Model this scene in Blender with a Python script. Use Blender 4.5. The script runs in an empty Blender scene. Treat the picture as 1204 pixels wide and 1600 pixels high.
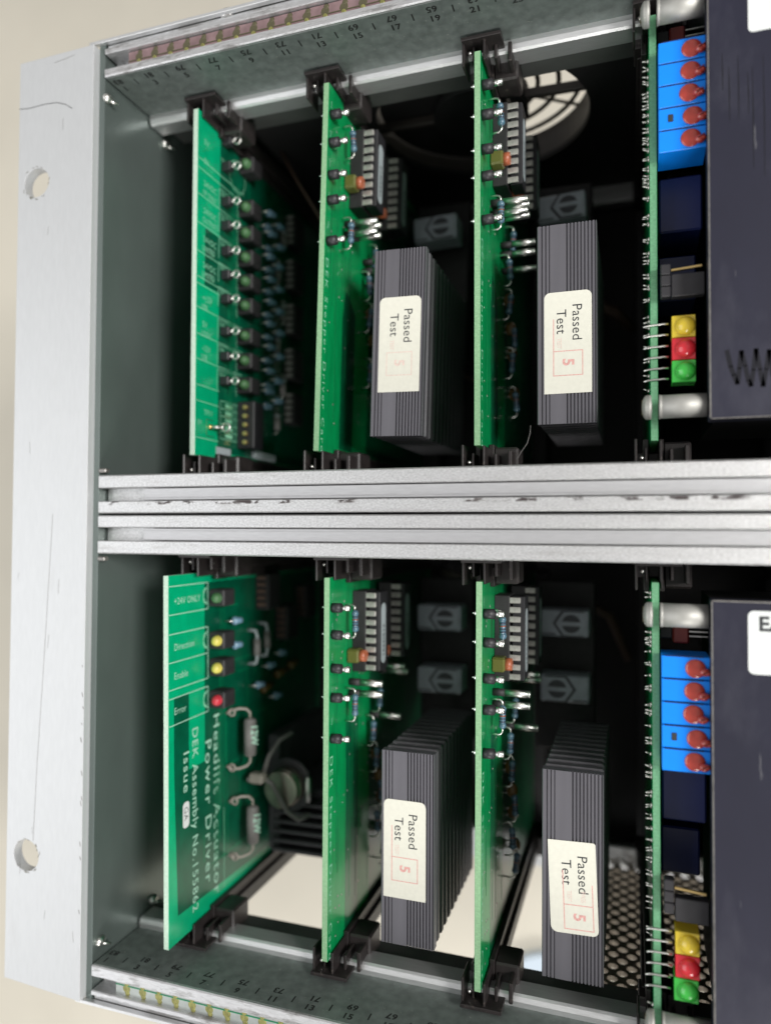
import bpy, bmesh, math, random
from mathutils import Matrix, Vector
random.seed(7)
PI = math.pi
SC = 0.001                                   # everything below is written in millimetres
scene = bpy.context.scene
COL = scene.collection

# ------------------------------------------------------------------ camera
cam_data = bpy.data.cameras.new('camera')
cam = bpy.data.objects.new('camera', cam_data)
COL.objects.link(cam)
yaw, pitch, roll = math.radians(18.707), math.radians(1.489), math.radians(0.253)
f = Vector((-math.sin(yaw)*math.cos(pitch), math.cos(yaw)*math.cos(pitch), math.sin(pitch)))
r = Vector((math.cos(yaw), math.sin(yaw), 0)); u = r.cross(f)
r2 = r*math.cos(roll)+u*math.sin(roll); u2 = -r*math.sin(roll)+u*math.cos(roll)
M = Matrix.Identity(4)
for i in range(3):
    M[i][0], M[i][1], M[i][2] = r2[i], u2[i], -f[i]
M[0][3], M[1][3], M[2][3] = 139.69*SC, -164.57*SC, -4.32*SC
cam.matrix_world = M
cam_data.sensor_fit = 'VERTICAL'
cam_data.sensor_height = 36.0
cam_data.lens = 1138.15/1600*36
cam_data.clip_start = 0.005
cam_data.clip_end = 20
cam_data.dof.use_dof = True
cam_data.dof.focus_distance = 0.181
cam_data.dof.aperture_fstop = 5.9
scene.camera = cam

# ------------------------------------------------------------------ light
world = bpy.data.worlds.new('World'); scene.world = world
world.use_nodes = True
bg = world.node_tree.nodes['Background']
bg.inputs[0].default_value = (1.0, 0.985, 0.96, 1)
bg.inputs[1].default_value = 0.42

def area_light(name, loc, target, size, size_y, power, color):
    l = bpy.data.lights.new(name, 'AREA'); l.shape = 'RECTANGLE'
    l.size = size; l.size_y = size_y; l.energy = power; l.color = color
    o = bpy.data.objects.new(name, l); COL.objects.link(o)
    o.location = loc
    o.rotation_euler = (Vector(target)-Vector(loc)).to_track_quat('-Z', 'Y').to_euler()
    return o
area_light('window_light', (-0.85, -0.75, -0.20), (0.05, 0, 0), 1.0, 1.1, 8.0, (0.96, 0.98, 1.0))
area_light('right_fill', (0.80, -0.60, 0.12), (0.08, 0.02, 0), 0.25, 0.25, 10, (1, 0.98, 0.95))  # fill added on the right to brighten the card faces
area_light('low_fill', (0.45, -0.45, -0.95), (0.08, 0.05, -0.05), 0.4, 0.3, 7, (1, 0.985, 0.95))  # added low fill, brightens the rack floor and the surface behind

vs = scene.view_settings
vs.view_transform = 'Standard'; vs.look = 'None'; vs.exposure = 0.0; vs.gamma = 1.0

# ------------------------------------------------------------------ materials
def mat(name, color, rough=0.5, metal=0.0, grain=None, bump=0.0, bump_scale=2000, transl=None, spec=None, coat=0.0, trans=0.0):
    """grain=(scale xyz, amount) varies the base colour; bump = fine relief"""
    m = bpy.data.materials.new(name); m.use_nodes = True
    nt = m.node_tree; N = nt.nodes; L = nt.links
    b = N['Principled BSDF']
    b.inputs['Base Color'].default_value = (*color, 1)
    b.inputs['Roughness'].default_value = rough
    b.inputs['Metallic'].default_value = metal
    if spec is not None: b.inputs['Specular IOR Level'].default_value = spec
    if coat: b.inputs['Coat Weight'].default_value = coat; b.inputs['Coat Roughness'].default_value = 0.15
    if trans: b.inputs['Transmission Weight'].default_value = trans
    tc = N.new('ShaderNodeTexCoord')
    if grain:
        s, a = grain
        mp = N.new('ShaderNodeMapping'); mp.inputs['Scale'].default_value = s
        nz = N.new('ShaderNodeTexNoise'); nz.inputs['Scale'].default_value = 1.0; nz.inputs['Detail'].default_value = 4
        L.new(tc.outputs['Object'], mp.inputs[0]); L.new(mp.outputs[0], nz.inputs[0])
        rm = N.new('ShaderNodeMapRange'); rm.inputs[1].default_value = .3; rm.inputs[2].default_value = .7
        rm.inputs[3].default_value = 1-a; rm.inputs[4].default_value = 1+a*.6
        L.new(nz.outputs[0], rm.inputs[0])
        mx = N.new('ShaderNodeVectorMath'); mx.operation = 'SCALE'
        mx.inputs[0].default_value = color
        L.new(rm.outputs[0], mx.inputs['Scale']); L.new(mx.outputs[0], b.inputs['Base Color'])
    if bump:
        nb = N.new('ShaderNodeTexNoise'); nb.inputs['Scale'].default_value = bump_scale; nb.inputs['Detail'].default_value = 2
        L.new(tc.outputs['Object'], nb.inputs[0])
        bp = N.new('ShaderNodeBump'); bp.inputs['Strength'].default_value = bump; bp.inputs['Distance'].default_value = 0.0001
        L.new(nb.outputs[0], bp.inputs['Height']); L.new(bp.outputs[0], b.inputs['Normal'])
    if transl:
        t = N.new('ShaderNodeBsdfTranslucent'); t.inputs[0].default_value = (*transl[0], 1)
        ms = N.new('ShaderNodeMixShader'); ms.inputs[0].default_value = transl[1]
        L.new(b.outputs[0], ms.inputs[1]); L.new(t.outputs[0], ms.inputs[2])
        L.new(ms.outputs[0], N['Material Output'].inputs[0])
    return m

def add_marks(m, color, scale, lo, hi, stretch=(1, 1, 1), zband=None, amount=1.0):
    """dirt or scuffs with a shape of their own, mixed over the base colour"""
    nt = m.node_tree; N = nt.nodes; L = nt.links; b = N['Principled BSDF']
    tc = N.new('ShaderNodeTexCoord'); mp = N.new('ShaderNodeMapping'); mp.inputs['Scale'].default_value = stretch
    nz = N.new('ShaderNodeTexNoise'); nz.inputs['Scale'].default_value = scale; nz.inputs['Detail'].default_value = 5
    nz.inputs['Roughness'].default_value = 0.65
    L.new(tc.outputs['Object'], mp.inputs[0]); L.new(mp.outputs[0], nz.inputs[0])
    rm = N.new('ShaderNodeMapRange'); rm.inputs[1].default_value = lo; rm.inputs[2].default_value = hi
    rm.inputs[4].default_value = amount
    L.new(nz.outputs[0], rm.inputs[0]); fac = rm.outputs[0]
    if zband:
        sx = N.new('ShaderNodeSeparateXYZ'); L.new(tc.outputs['Object'], sx.inputs[0])
        d = N.new('ShaderNodeMath'); d.operation = 'SUBTRACT'; d.inputs[1].default_value = zband[0]*SC
        L.new(sx.outputs[2], d.inputs[0])
        a = N.new('ShaderNodeMath'); a.operation = 'ABSOLUTE'; L.new(d.outputs[0], a.inputs[0])
        r3 = N.new('ShaderNodeMapRange'); r3.inputs[1].default_value = zband[1]*SC*.4; r3.inputs[2].default_value = zband[1]*SC
        r3.inputs[3].default_value = 1; r3.inputs[4].default_value = 0
        L.new(a.outputs[0], r3.inputs[0])
        mu = N.new('ShaderNodeMath'); mu.operation = 'MULTIPLY'; L.new(fac, mu.inputs[0]); L.new(r3.outputs[0], mu.inputs[1])
        fac = mu.outputs[0]
    mx = N.new('ShaderNodeMix'); mx.data_type = 'RGBA'
    src = b.inputs['Base Color']
    if src.is_linked: L.new(src.links[0].from_socket, mx.inputs[6])
    else: mx.inputs[6].default_value = src.default_value
    mx.inputs[7].default_value = (*color, 1)
    L.new(fac, mx.inputs[0]); L.new(mx.outputs[2], b.inputs['Base Color'])
    # dirt is dull, not metallic
    if b.inputs['Metallic'].default_value > 0 and not b.inputs['Metallic'].is_linked:
        mm = N.new('ShaderNodeMapRange'); mm.inputs[3].default_value = b.inputs['Metallic'].default_value; mm.inputs[4].default_value = 0
        L.new(fac, mm.inputs[0]); L.new(mm.outputs[0], b.inputs['Metallic'])

M_ALU = mat('satin_aluminium', (.74, .745, .75), .42, .85, ((260, 3000, 3000), .07), .35, 9000)
M_RAIL = mat('rail_aluminium', (.57, .57, .572), .40, .85, ((1500, 2600, 2600), .22), .8, 6000)
add_marks(M_RAIL, (.03, .02, .02), 230, .53, .60, (1, 1, 2.0), (136.0, .75))
add_marks(M_RAIL, (.30, .29, .28), 60, .56, .75, (1, 1, 8.0), None, .5)
M_RAILB = mat('stained_aluminium', (.66, .66, .67), .42, .85, ((500, 2600, 2600), .12), .5, 8000)
add_marks(M_RAILB, (.08, .075, .07), 90, .50, .62, (1, 1, 5.0), None, .75)
M_GROOVE = mat('groove_strip_metal', (.50, .50, .51), .5, .8, ((300, 3000, 3000), .08), .4, 8000)
M_EAR = mat('ear_aluminium', (.53, .54, .55), .52, .4, ((1500, 1500, 300), .03), .25, 7000)
add_marks(M_EAR, (.35, .34, .33), 45, .62, .80, (2.4, 2.4, .8), None, .2)
M_FLANGE = mat('dusty_dark_flange', (.15, .175, .165), .42, .25, ((400, 400, 400), .25), .2, 5000)
add_marks(M_FLANGE, (.42, .42, .38), 1300, .655, .71, (1, 1, 1), None, .9)
M_SIDE = mat('side_panel_steel', (.145, .175, .165), .26, .5, ((60, 60, 30), .12), .1, 3000)
M_COVER = mat('cover_steel', (.11, .115, .11), .5, .4, ((80, 80, 80), .2))
M_DARK = mat('dark_back', (.012, .011, .012), .7, 0, ((40, 40, 40), .4))
M_PLASTIC = mat('black_guide_plastic', (.022, .018, .018), .42, 0, ((300, 300, 300), .35), .25, 3000)
add_marks(M_PLASTIC, (.16, .13, .11), 700, .60, .75, (1, 1, 1), None, .5)
M_BLACK = mat('black_plastic', (.018, .017, .02), .5, 0, ((400, 400, 400), .25))
M_BLACKDULL = mat('socket_plastic', (.022, .02, .022), .6, 0, ((400, 400, 400), .25))
M_STRIPG = mat('zinc_strip', (.42, .45, .43), .4, .6, ((300, 300, 300), .15))
M_STRIPP = mat('pink_passivated_strip', (.30, .20, .205), .4, .5, ((300, 300, 300), .25))
M_YEL = mat('yellow_thread', (.28, .27, .09), .4, .4, ((1200, 1200, 1200), .35))
M_THREAD = mat('dark_thread', (.10, .09, .05), .5, .3)
M_PRINT = mat('black_print', (.012, .012, .012), .6)
GREEN = (.001, .30, .09)
M_PCB = mat('green_solder_mask', GREEN, .32, 0, ((500, 500, 120), .22), 0, transl=((.10, .62, .18), .22), coat=.3)
M_PCB1 = mat('bluish_green_solder_mask', (.0, .43, .20), .32, 0, ((300, 300, 300), .10), 0, transl=((.10, .62, .25), .22), coat=.3)
M_TRACE = mat('masked_trace', (.002, .155, .05), .35, 0, ((800, 800, 800), .15))
M_TRACE1 = mat('dark_masked_area', (.0, .165, .07), .35, 0, ((800, 800, 800), .15))
M_PATCH = mat('dark_green_patch', (.0, .085, .032), .34, 0, ((300, 300, 300), .2), coat=.3)  # plain darker green for patches on the card faces
M_PATCH1 = mat('deep_green_patch', (.0, .085, .042), .34, 0, ((300, 300, 300), .2), coat=.3)
M_EDGE = mat('board_edge_fibre', (.27, .47, .27), .6, 0, ((1200, 1200, 2500), .22), .4, 6000, transl=((.4, .7, .35), .2))
M_EDGE1 = mat('pale_board_edge', (.46, .60, .49), .6, 0, ((1200, 1200, 2500), .18), .4, 6000)
M_EDGE4 = mat('routed_board_edge', (.16, .40, .22), .6, 0, ((1500, 1500, 2500), .25), .4, 6000, transl=((.3, .7, .35), .2))
M_SILK = mat('white_silkscreen', (.22, .52, .35), .6)
M_SILKW = mat('bright_silkscreen', (.36, .60, .47), .6)
M_SOLDER = mat('dull_solder', (.50, .49, .46), .42, .9)
M_CHROME = mat('bright_metal', (.80, .79, .77), .22, 1.0)
M_TIN = mat('tinned_metal', (.72, .71, .68), .35, 1.0, ((900, 900, 900), .2))
M_SPACER = mat('plated_spacer', (.40, .395, .37), .55, .5, ((500, 500, 500), .08))
M_GOLD = mat('gold_pin', (.80, .58, .25), .3, 1.0)
M_SINK = mat('anodised_heat_sink', (.155, .150, .168), .40, .55, ((300, 300, 30), .10), .15, 5000)
add_marks(M_SINK, (.42, .41, .40), 1600, .70, .76, (1, 1, .6), None, .6)
M_SINKD = mat('black_anodised_fin', (.095, .09, .10), .42, .4, ((300, 300, 60), .2))
M_LABEL = mat('cream_paper', (.62, .61, .53), .6, 0, ((900, 900, 900), .04), .15, 6000)
M_INK = mat('label_ink', (.02, .022, .025), .6)
M_STAMP = mat('red_stamp_ink', (.62, .33, .30), .7, 0, ((2500, 2500, 2500), .25))
M_FAINT = mat('faint_stamp_ink', (.66, .52, .46), .7, 0, ((2500, 2500, 2500), .2))
M_CHIPLABEL = mat('grey_chip_label', (.34, .38, .40), .5)
M_CHIPPIN = mat('chip_pin_metal', (.55, .53, .50), .4, .7, ((1200, 1200, 1200), .2))
M_RES2 = mat('pale_blue_resistor', (.15, .26, .36), .35, 0, ((700, 700, 700), .15), coat=.4)
M_RES = mat('light_blue_resistor', (.075, .15, .21), .35, 0, ((700, 700, 700), .15), coat=.4)
M_RESDARK = mat('resistor_band', (.03, .04, .07), .4)
M_RESBR = mat('brown_band', (.22, .06, .03), .4)
M_ORANGE = mat('orange_ceramic', (.34, .09, .04), .4)
M_AMBER = mat('amber_body', (.13, .13, .03), .35, trans=.2)
M_YCAP = mat('yellow_capacitor', (.11, .065, .015), .45)
M_BLUE = mat('bright_blue_plastic', (.0, .21, .83), .34, 0, ((200, 200, 200), .06))
M_NAVY = mat('navy_plastic', (.008, .015, .085), .4, 0, ((200, 200, 200), .1))
M_PAINT = mat('red_lacquer', (.42, .045, .03), .16, 0, ((900, 900, 900), .15), .3, 2500, coat=.7)
M_REDC = mat('dark_red_plastic', (.15, .018, .015), .4)
def led_mat(name, c):
    m = mat(name, c, .18, 0, None, .1, 3000, coat=.5, trans=.35)
    m.node_tree.nodes['Principled BSDF'].inputs['IOR'].default_value = 1.45
    return m
M_LEDY = led_mat('yellow_lens', (.95, .72, .06)); M_LEDR = led_mat('red_lens', (.90, .04, .06)); M_LEDG = led_mat('green_lens', (.08, .72, .10))
M_LEDGD = mat('green_diffuse_lens', (.055, .14, .055), .5); M_LEDYD = mat('yellow_diffuse_lens', (.58, .50, .10), .35); M_LEDRD = mat('red_diffuse_lens', (.50, .03, .05), .35)
M_NAVYBOX = mat('painted_box_front', (.014, .014, .027), .45, 0, ((90, 90, 60), .12), .10, 2500, spec=.35)
add_marks(M_NAVYBOX, (.16, .16, .17), 700, .70, .78, (1, 1, .15), None, .55)
add_marks(M_NAVYBOX, (.045, .045, .062), 60, .50, .75, (1.0, 1, .5), None, .6)
M_WORN_HILITE = mat('wear_and_edge_highlight', (.22, .21, .20), .45, .6, ((900, 900, 900), .3))  # scratch wear, and the highlight painted along the box edges
M_ARROW = mat('blue_grey_plastic', (.46, .48, .56), .45, 0, ((300, 300, 300), .15))
M_ARROWD = mat('dark_dimple', (.07, .07, .085), .5)
M_COPPER = mat('bright_can', (.50, .44, .38), .30, .9, ((200, 200, 200), .3))
M_WHITEWIRE = mat('grey_wire_sleeve', (.17, .16, .155), .5)
M_BEIGE = mat('beige_terminal', (.26, .235, .205), .5)
M_BROWN = mat('brown_part', (.09, .055, .04), .5)
M_FANP = mat('fan_frame_plastic', (.05, .042, .038), .5, 0, ((60, 60, 60), .15))
M_WIREG = mat('guard_wire', (.05, .045, .035), .45, .5)
M_WALL = mat('cream_tabletop', (.60, .56, .475), .75, 0, ((14, 14, 14), .06), .3, 1200)
M_BLUESHEET = mat('pale_blue_plastic', (.50, .58, .66), .5)
M_WHITELAB = mat('white_label', (.62, .64, .63), .5, 0, ((900, 900, 900), .03))

# ------------------------------------------------------------------ mesh building
class B:
    def __init__(self):
        self.bm = bmesh.new(); self.mats = []
    def mi(self, m):
        if m not in self.mats: self.mats.append(m)
        return self.mats.index(m)
    def _merge(self, tmp, m, smooth=False):
        i = self.mi(m)
        for fc in tmp.faces: fc.material_index = i; fc.smooth = smooth
        me = bpy.data.meshes.new('tmp'); tmp.to_mesh(me); tmp.free()
        self.bm.from_mesh(me); bpy.data.meshes.remove(me)
    def box(self, x0, x1, y0, y1, z0, z1, m, bev=0.0, front=None, seg=1, rot=None):
        t = bmesh.new()
        bmesh.ops.create_cube(t, size=1, matrix=Matrix.Translation(((x0+x1)/2, (y0+y1)/2, (z0+z1)/2)) @ Matrix.Diagonal((abs(x1-x0), abs(y1-y0), abs(z1-z0), 1)))
        if bev:
            bmesh.ops.bevel(t, geom=list(t.edges), offset=bev, segments=seg, affect='EDGES', profile=.5)
        if rot: t.transform(rot)
        n0 = len(self.bm.faces); self._merge(t, m)
        if front is not None:
            j = self.mi(front); self.bm.faces.ensure_lookup_table()
            for fc in list(self.bm.faces)[n0:]:
                if abs(fc.normal.x) < .5: fc.material_index = j
        return self
    def cyl(self, p0, p1, r0, r1=None, m=None, seg=20, caps=True):
        p0, p1 = Vector(p0), Vector(p1); d = p1-p0
        t = bmesh.new()
        bmesh.ops.create_cone(t, cap_ends=caps, segments=seg, radius1=r0, radius2=r0 if r1 is None else r1, depth=d.length,
                              matrix=Matrix.Translation((p0+p1)/2) @ d.to_track_quat('Z', 'Y').to_matrix().to_4x4())
        n0 = len(self.bm.faces); self._merge(t, m, True)
        for fc in list(self.bm.faces)[n0:]:
            if len(fc.verts) > 4: fc.smooth = False
        return self
    def ball(self, c, rad, m, scale=(1, 1, 1), seg=16):
        t = bmesh.new()
        bmesh.ops.create_uvsphere(t, u_segments=seg, v_segments=max(6, seg*2//3), radius=rad, matrix=Matrix.Translation(c) @ Matrix.Diagonal((*scale, 1)))
        self._merge(t, m, True); return self
    def tube(self, pts, rad, m, seg=8, close=False):
        pts = [Vector(p) for p in pts]; t = bmesh.new(); rings = []; n = len(pts)
        for i, p in enumerate(pts):
            a = pts[i-1] if (i or close) else p; b = pts[(i+1) % n] if (i < n-1 or close) else p
            d = (b-a).normalized(); q = d.to_track_quat('Z', 'Y')
            if i == 0: qq = q
            else:
                x = qq @ Vector((1, 0, 0)); x = (x-d*x.dot(d)).normalized(); y = d.cross(x)
                mm = Matrix((x, y, d)).transposed(); qq = mm.to_quaternion()
            rings.append([t.verts.new(p+qq @ Vector((math.cos(2*PI*k/seg)*rad, math.sin(2*PI*k/seg)*rad, 0))) for k in range(seg)])
        for i in range(n if close else n-1):
            A, Bq = rings[i], rings[(i+1) % n]
            off = 0
            if close and i == n-1:
                off = min(range(seg), key=lambda o: (A[0].co-Bq[o].co).length)
            for k in range(seg):
                t.faces.new((A[k], A[(k+1) % seg], Bq[(k+1+off) % seg], Bq[(k+off) % seg]))
        if not close:
            t.faces.new(rings[0][::-1]); t.faces.new(rings[-1])
        self._merge(t, m, True); return self
    def torus(self, c, R, rad, m, axis='y', seg=24, rs=8):
        c = Vector(c); ps = []
        for k in range(seg):
            a = 2*PI*k/seg
            v = {'y': (math.cos(a)*R, 0, math.sin(a)*R), 'z': (math.cos(a)*R, math.sin(a)*R, 0), 'x': (0, math.cos(a)*R, math.sin(a)*R)}[axis]
            ps.append(c+Vector(v))
        return self.tube(ps, rad, m, rs, True)
    def prism(self, poly, axis, a0, a1, m, mats=None):
        """extrude a 2-D outline; axis 'x': poly is (y,z); 'y': (x,z); 'z': (x,y)"""
        t = bmesh.new()
        def P(q, a): return {'x': (a, q[0], q[1]), 'y': (q[0], a, q[1]), 'z': (q[0], q[1], a)}[axis]
        v0 = [t.verts.new(P(q, a0)) for q in poly]; v1 = [t.verts.new(P(q, a1)) for q in poly]
        n = len(poly)
        t.faces.new(v0); t.faces.new(v1[::-1])
        for i in range(n): t.faces.new((v0[i], v1[i], v1[(i+1) % n], v0[(i+1) % n]))
        bmesh.ops.recalc_face_normals(t, faces=t.faces)
        self._merge(t, m); return self
    def plate(self, outer, holes, axis, a0, a1, m, bev=0.0):
        """flat plate with holes, through a filled 2-D curve"""
        cu = bpy.data.curves.new('c', 'CURVE'); cu.dimensions = '2D'; cu.fill_mode = 'BOTH'
        cu.extrude = abs(a1-a0)/2-bev; cu.bevel_depth = bev; cu.offset = -bev
        for loop in [outer]+holes:
            s = cu.splines.new('POLY'); s.points.add(len(loop)-1); s.use_cyclic_u = True
            for i, q in enumerate(loop): s.points[i].co = (q[0], q[1], 0, 1)
        o = bpy.data.objects.new('c', cu); me = bpy.data.meshes.new_from_object(o)
        t = bmesh.new(); t.from_mesh(me)
        bpy.data.objects.remove(o); bpy.data.curves.remove(cu); bpy.data.meshes.remove(me)
        c = (a0+a1)/2
        if axis == 'z': X = Matrix.Translation((0, 0, c))
        elif axis == 'y': X = Matrix(((1, 0, 0, 0), (0, 0, 1, c), (0, 1, 0, 0), (0, 0, 0, 1)))
        else: X = Matrix(((0, 0, 1, c), (1, 0, 0, 0), (0, 1, 0, 0), (0, 0, 0, 1)))
        t.transform(X); bmesh.ops.recalc_face_normals(t, faces=t.faces)
        self._merge(t, m); return self
    def text(self, s, origin, direction, up, size, m, spacing=1.0, squash=1.0, bold=0.0, thick=0.012, align='LEFT'):
        key = (s, spacing, bold, align)
        if key not in TEXT:
            cu = bpy.data.curves.new('t', 'FONT'); cu.body = s; cu.size = 1.0; cu.space_character = spacing; cu.offset = bold
            cu.resolution_u = 3; cu.align_x = align
            o = bpy.data.objects.new('t', cu); TEXT[key] = bpy.data.meshes.new_from_object(o)
            bpy.data.objects.remove(o); bpy.data.curves.remove(cu)
        d = Vector(direction).normalized(); w = Vector(up).normalized(); n = d.cross(w)
        X = Matrix.Identity(4)
        for i in range(3): X[i][0] = d[i]*size*squash; X[i][1] = w[i]*size; X[i][2] = n[i]; X[i][3] = origin[i]+n[i]*thick
        t = bmesh.new(); t.from_mesh(TEXT[key]); t.transform(X)
        i = self.mi(m)
        for fc in t.faces:
            fc.material_index = i
        me = bpy.data.meshes.new('tmp'); t.to_mesh(me); t.free(); self.bm.from_mesh(me); bpy.data.meshes.remove(me)
        return self
    def mesh(self, name, rot=None, move=None):
        me = bpy.data.meshes.new(name)
        if rot: self.bm.transform(rot)
        if move: self.bm.transform(Matrix.Translation(move))
        self.bm.transform(Matrix.Scale(SC, 4))
        self.bm.to_mesh(me); self.bm.free()
        for m in self.mats: me.materials.append(m)
        return me
TEXT = {}
def circle(cx, cy, rr, n=24, sx=1, sy=1, a0=0):
    return [(cx+rr*sx*math.cos(a0+2*PI*k/n), cy+rr*sy*math.sin(a0+2*PI*k/n)) for k in range(n)]
def rrect(x0, x1, y0, y1, rs, n=5):
    """rounded rectangle, rs = radii at (x0,y0),(x1,y0),(x1,y1),(x0,y1)"""
    out = []
    for (cx, cy, sx, sy, a), rr in zip(((x0, y0, 1, 1, PI), (x1, y0, -1, 1, 1.5*PI), (x1, y1, -1, -1, 0), (x0, y1, 1, -1, .5*PI)), rs):
        if rr <= 0: out.append((cx, cy)); continue
        for k in range(n+1):
            t = a+k/n*PI/2
            out.append((cx+sx*rr+rr*math.cos(t), cy+sy*rr+rr*math.sin(t)))
    return out

def thing(name, label, cat, loc=(0, 0, 0), group=None, rot=(0, 0, 0)):
    o = bpy.data.objects.new(name, None); COL.objects.link(o)
    o.empty_display_size = .01
    o.location = Vector(loc)*SC; o.rotation_euler = rot
    o['label'] = label; o['category'] = cat
    if group: o['group'] = group
    return o
def link(name, me, parent=None, loc=None, label=None, kind=None, rot=None):
    o = bpy.data.objects.new(name, me); COL.objects.link(o)
    if parent: o.parent = parent
    if loc: o.location = Vector(loc)*SC
    if rot: o.rotation_euler = rot
    if label: o['label'] = label
    if kind: o['kind'] = kind
    return o
def part(name, b, parent, loc=None, label=None, kind=None, rot=None):
    return link(name, b.mesh(name), parent, loc, label, kind, rot)

XR = 262.0     # the rack goes on past the right edge of the picture

# ------------------------------------------------------------------ setting
b = B(); b.box(-1600, 1900, 300, 330, -1500, 1500, M_WALL)
o = part('tabletop', b, None); o['kind'] = 'structure'; o['label'] = 'cream surface behind and below the open rack'
b = B(); b.plate(circle(94, -299, 38, 48), [], 'y', 292, 299.5, M_BLUESHEET, .8)
o = part('plastic_lid', b, None); o['label'] = 'pale blue round shape seen blurred through the open rack floor'; o['category'] = 'lid'

# ------------------------------------------------------------------ the rack
rack = thing('equipment_rack', 'silver aluminium subrack with two tiers of circuit cards and a drilled mounting ear', 'equipment rack', (0, 0, -133))
def RP(name, b, label=None, parent=rack, kind=None):
    me = b.mesh(name, move=(0, 0, 133) if parent is rack else (0, 0, 133))
    return link(name, me, parent, None, label, kind)

# side panel
b = B(); b.box(-1.9, 0, .9, 262, -132, 132, M_SIDE)
side = RP('side_panel', b)
# mounting ear, two oval holes
b = B()
outer = [(-27.9, -130.2), (-27.9, 130.8), (-1.9, 131.0), (-1.9, -131.6)]
h1 = circle(-21.2, 94.9, 4.2, 32, 1.04, 1.0); h2 = circle(-20.9, -95.3, 4.2, 32, 1.04, 1.03)
b.plate(outer, [h1, h2], 'y', -1.6, 1.4, M_EAR, .12)
ear = RP('mounting_ear', b)
b = B()
def scratch(pts, w=.10, m=None):
    for (x0, z0), (x1, z1) in zip(pts, pts[1:]):
        d = Vector((x1-x0, z1-z0)).normalized(); n = Vector((-d.y, d.x))*w/2
        v = [(x0-n.x, z0-n.y), (x1-n.x, z1-n.y), (x1+n.x, z1+n.y), (x0+n.x, z0+n.y)]
        b.prism(v, 'y', -1.64, -1.58, m or M_PRINT)
scratch([(-27.9, 117.4), (-24, 117.0), (-19, 117.2), (-14.5, 116.9), (-11.4, 115.8), (-9, 114.2)], .16)
scratch([(-15.5, 128.6), (-12, 128.9), (-8.6, 129.4)], .09, M_WORN_HILITE)
scratch([(-13.5, 0), (-14.5, -18), (-16, -45), (-17.6, -70), (-18.5, -91)], .09, M_WORN_HILITE)
for k in range(10):
    x = random.uniform(-26, -4); z = random.uniform(-125, 125)
    scratch([(x, z), (x+random.uniform(-.4, .4), z-random.uniform(1.5, 6))], .06, M_WORN_HILITE)
for k in range(12):
    x = -2.6+random.uniform(-.3, .3); z = random.uniform(-110, -40)
    scratch([(x, z), (x+.3, z-random.uniform(.3, 1.5))], .2, M_WORN_HILITE)
for cx, cz in ((-21.2, 94.9), (-20.9, -95.3)):
    for k in range(16):
        a = random.uniform(0, 2*PI) if k > 6 else random.uniform(-2.2, -.8)
        rr = random.uniform(4.1, 4.9)
        scratch([(cx+rr*math.cos(a), cz+rr*math.sin(a)), (cx+(rr+.25)*math.cos(a+.18), cz+(rr+.25)*math.sin(a+.18))], .12, M_THREAD)
RP('scratch', b, 'fine scratches and dirt on the ear', ear)

# rails: profile in (y, z); s = +1 bands go up from the opening side, -1 mirrored
def rail_profile(z0, s, y_back, groove=3.6, first=3.6, last=3.3, depth=4.0, step=0.0):
    """front face with a T groove; z0 = edge at the card opening"""
    a = z0; b1 = z0+s*first; b2 = b1+s*groove; c = b2+s*last
    return [(.35, a), (0, a+s*.35), (0, b1-s*.2), (.25, b1), (depth, b1), (depth, b2), (.25, b2), (0, b2+s*.2), (0, c-s*.3), (.3, c), (y_back, c), (y_back, a)]
def rail(name, prof, m, label):
    b = B(); b.prism(prof, 'x', 0.6, XR, m)
    return RP(name, b, label)
um = rail('front_rail', rail_profile(10.7, -1, 20), M_RAIL, 'upper one of the two front rails across the middle')
lm = rail('front_rail', rail_profile(-10.9, 1, 20), M_RAIL, 'lower one of the two front rails across the middle')
for z0, s, p in ((10.7, -1, um), (-10.9, 1, lm)):
    b = B(); za, zb = z0+s*3.75, z0+s*7.05
    b.box(14.5, XR, 1.3, 2.8, min(za, zb)+.08, max(za, zb)-.08, M_GROOVE, .1)
    b.box(14.5, XR, 1.1, 1.35, z0+s*6.3-.1, z0+s*6.3+.1, M_GROOVE, .03)
    RP('groove_strip', b, None, p)
tr = rail('front_rail', [(.3, 122.3), (0, 122.6), (0, 124.3), (.3, 124.5), (5, 124.5), (5, 128.8), (.3, 128.8), (0, 129), (0, 130.1), (.3, 130.3), (1.4, 130.4), (1.4, 131.9), (20, 131.9), (20, 122.3)], M_RAILB, 'top front rail')
br = rail('front_rail', [(.3, -122.3), (0, -122.6), (0, -125.0), (.3, -125.3), (5, -125.3), (5, -129.0), (.3, -129), (0, -129.2), (0, -130.1), (.5, -130.3), (1.4, -130.6), (1.4, -131.9), (20, -131.9), (20, -122.3)], M_RAILB, 'bottom front rail')
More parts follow.
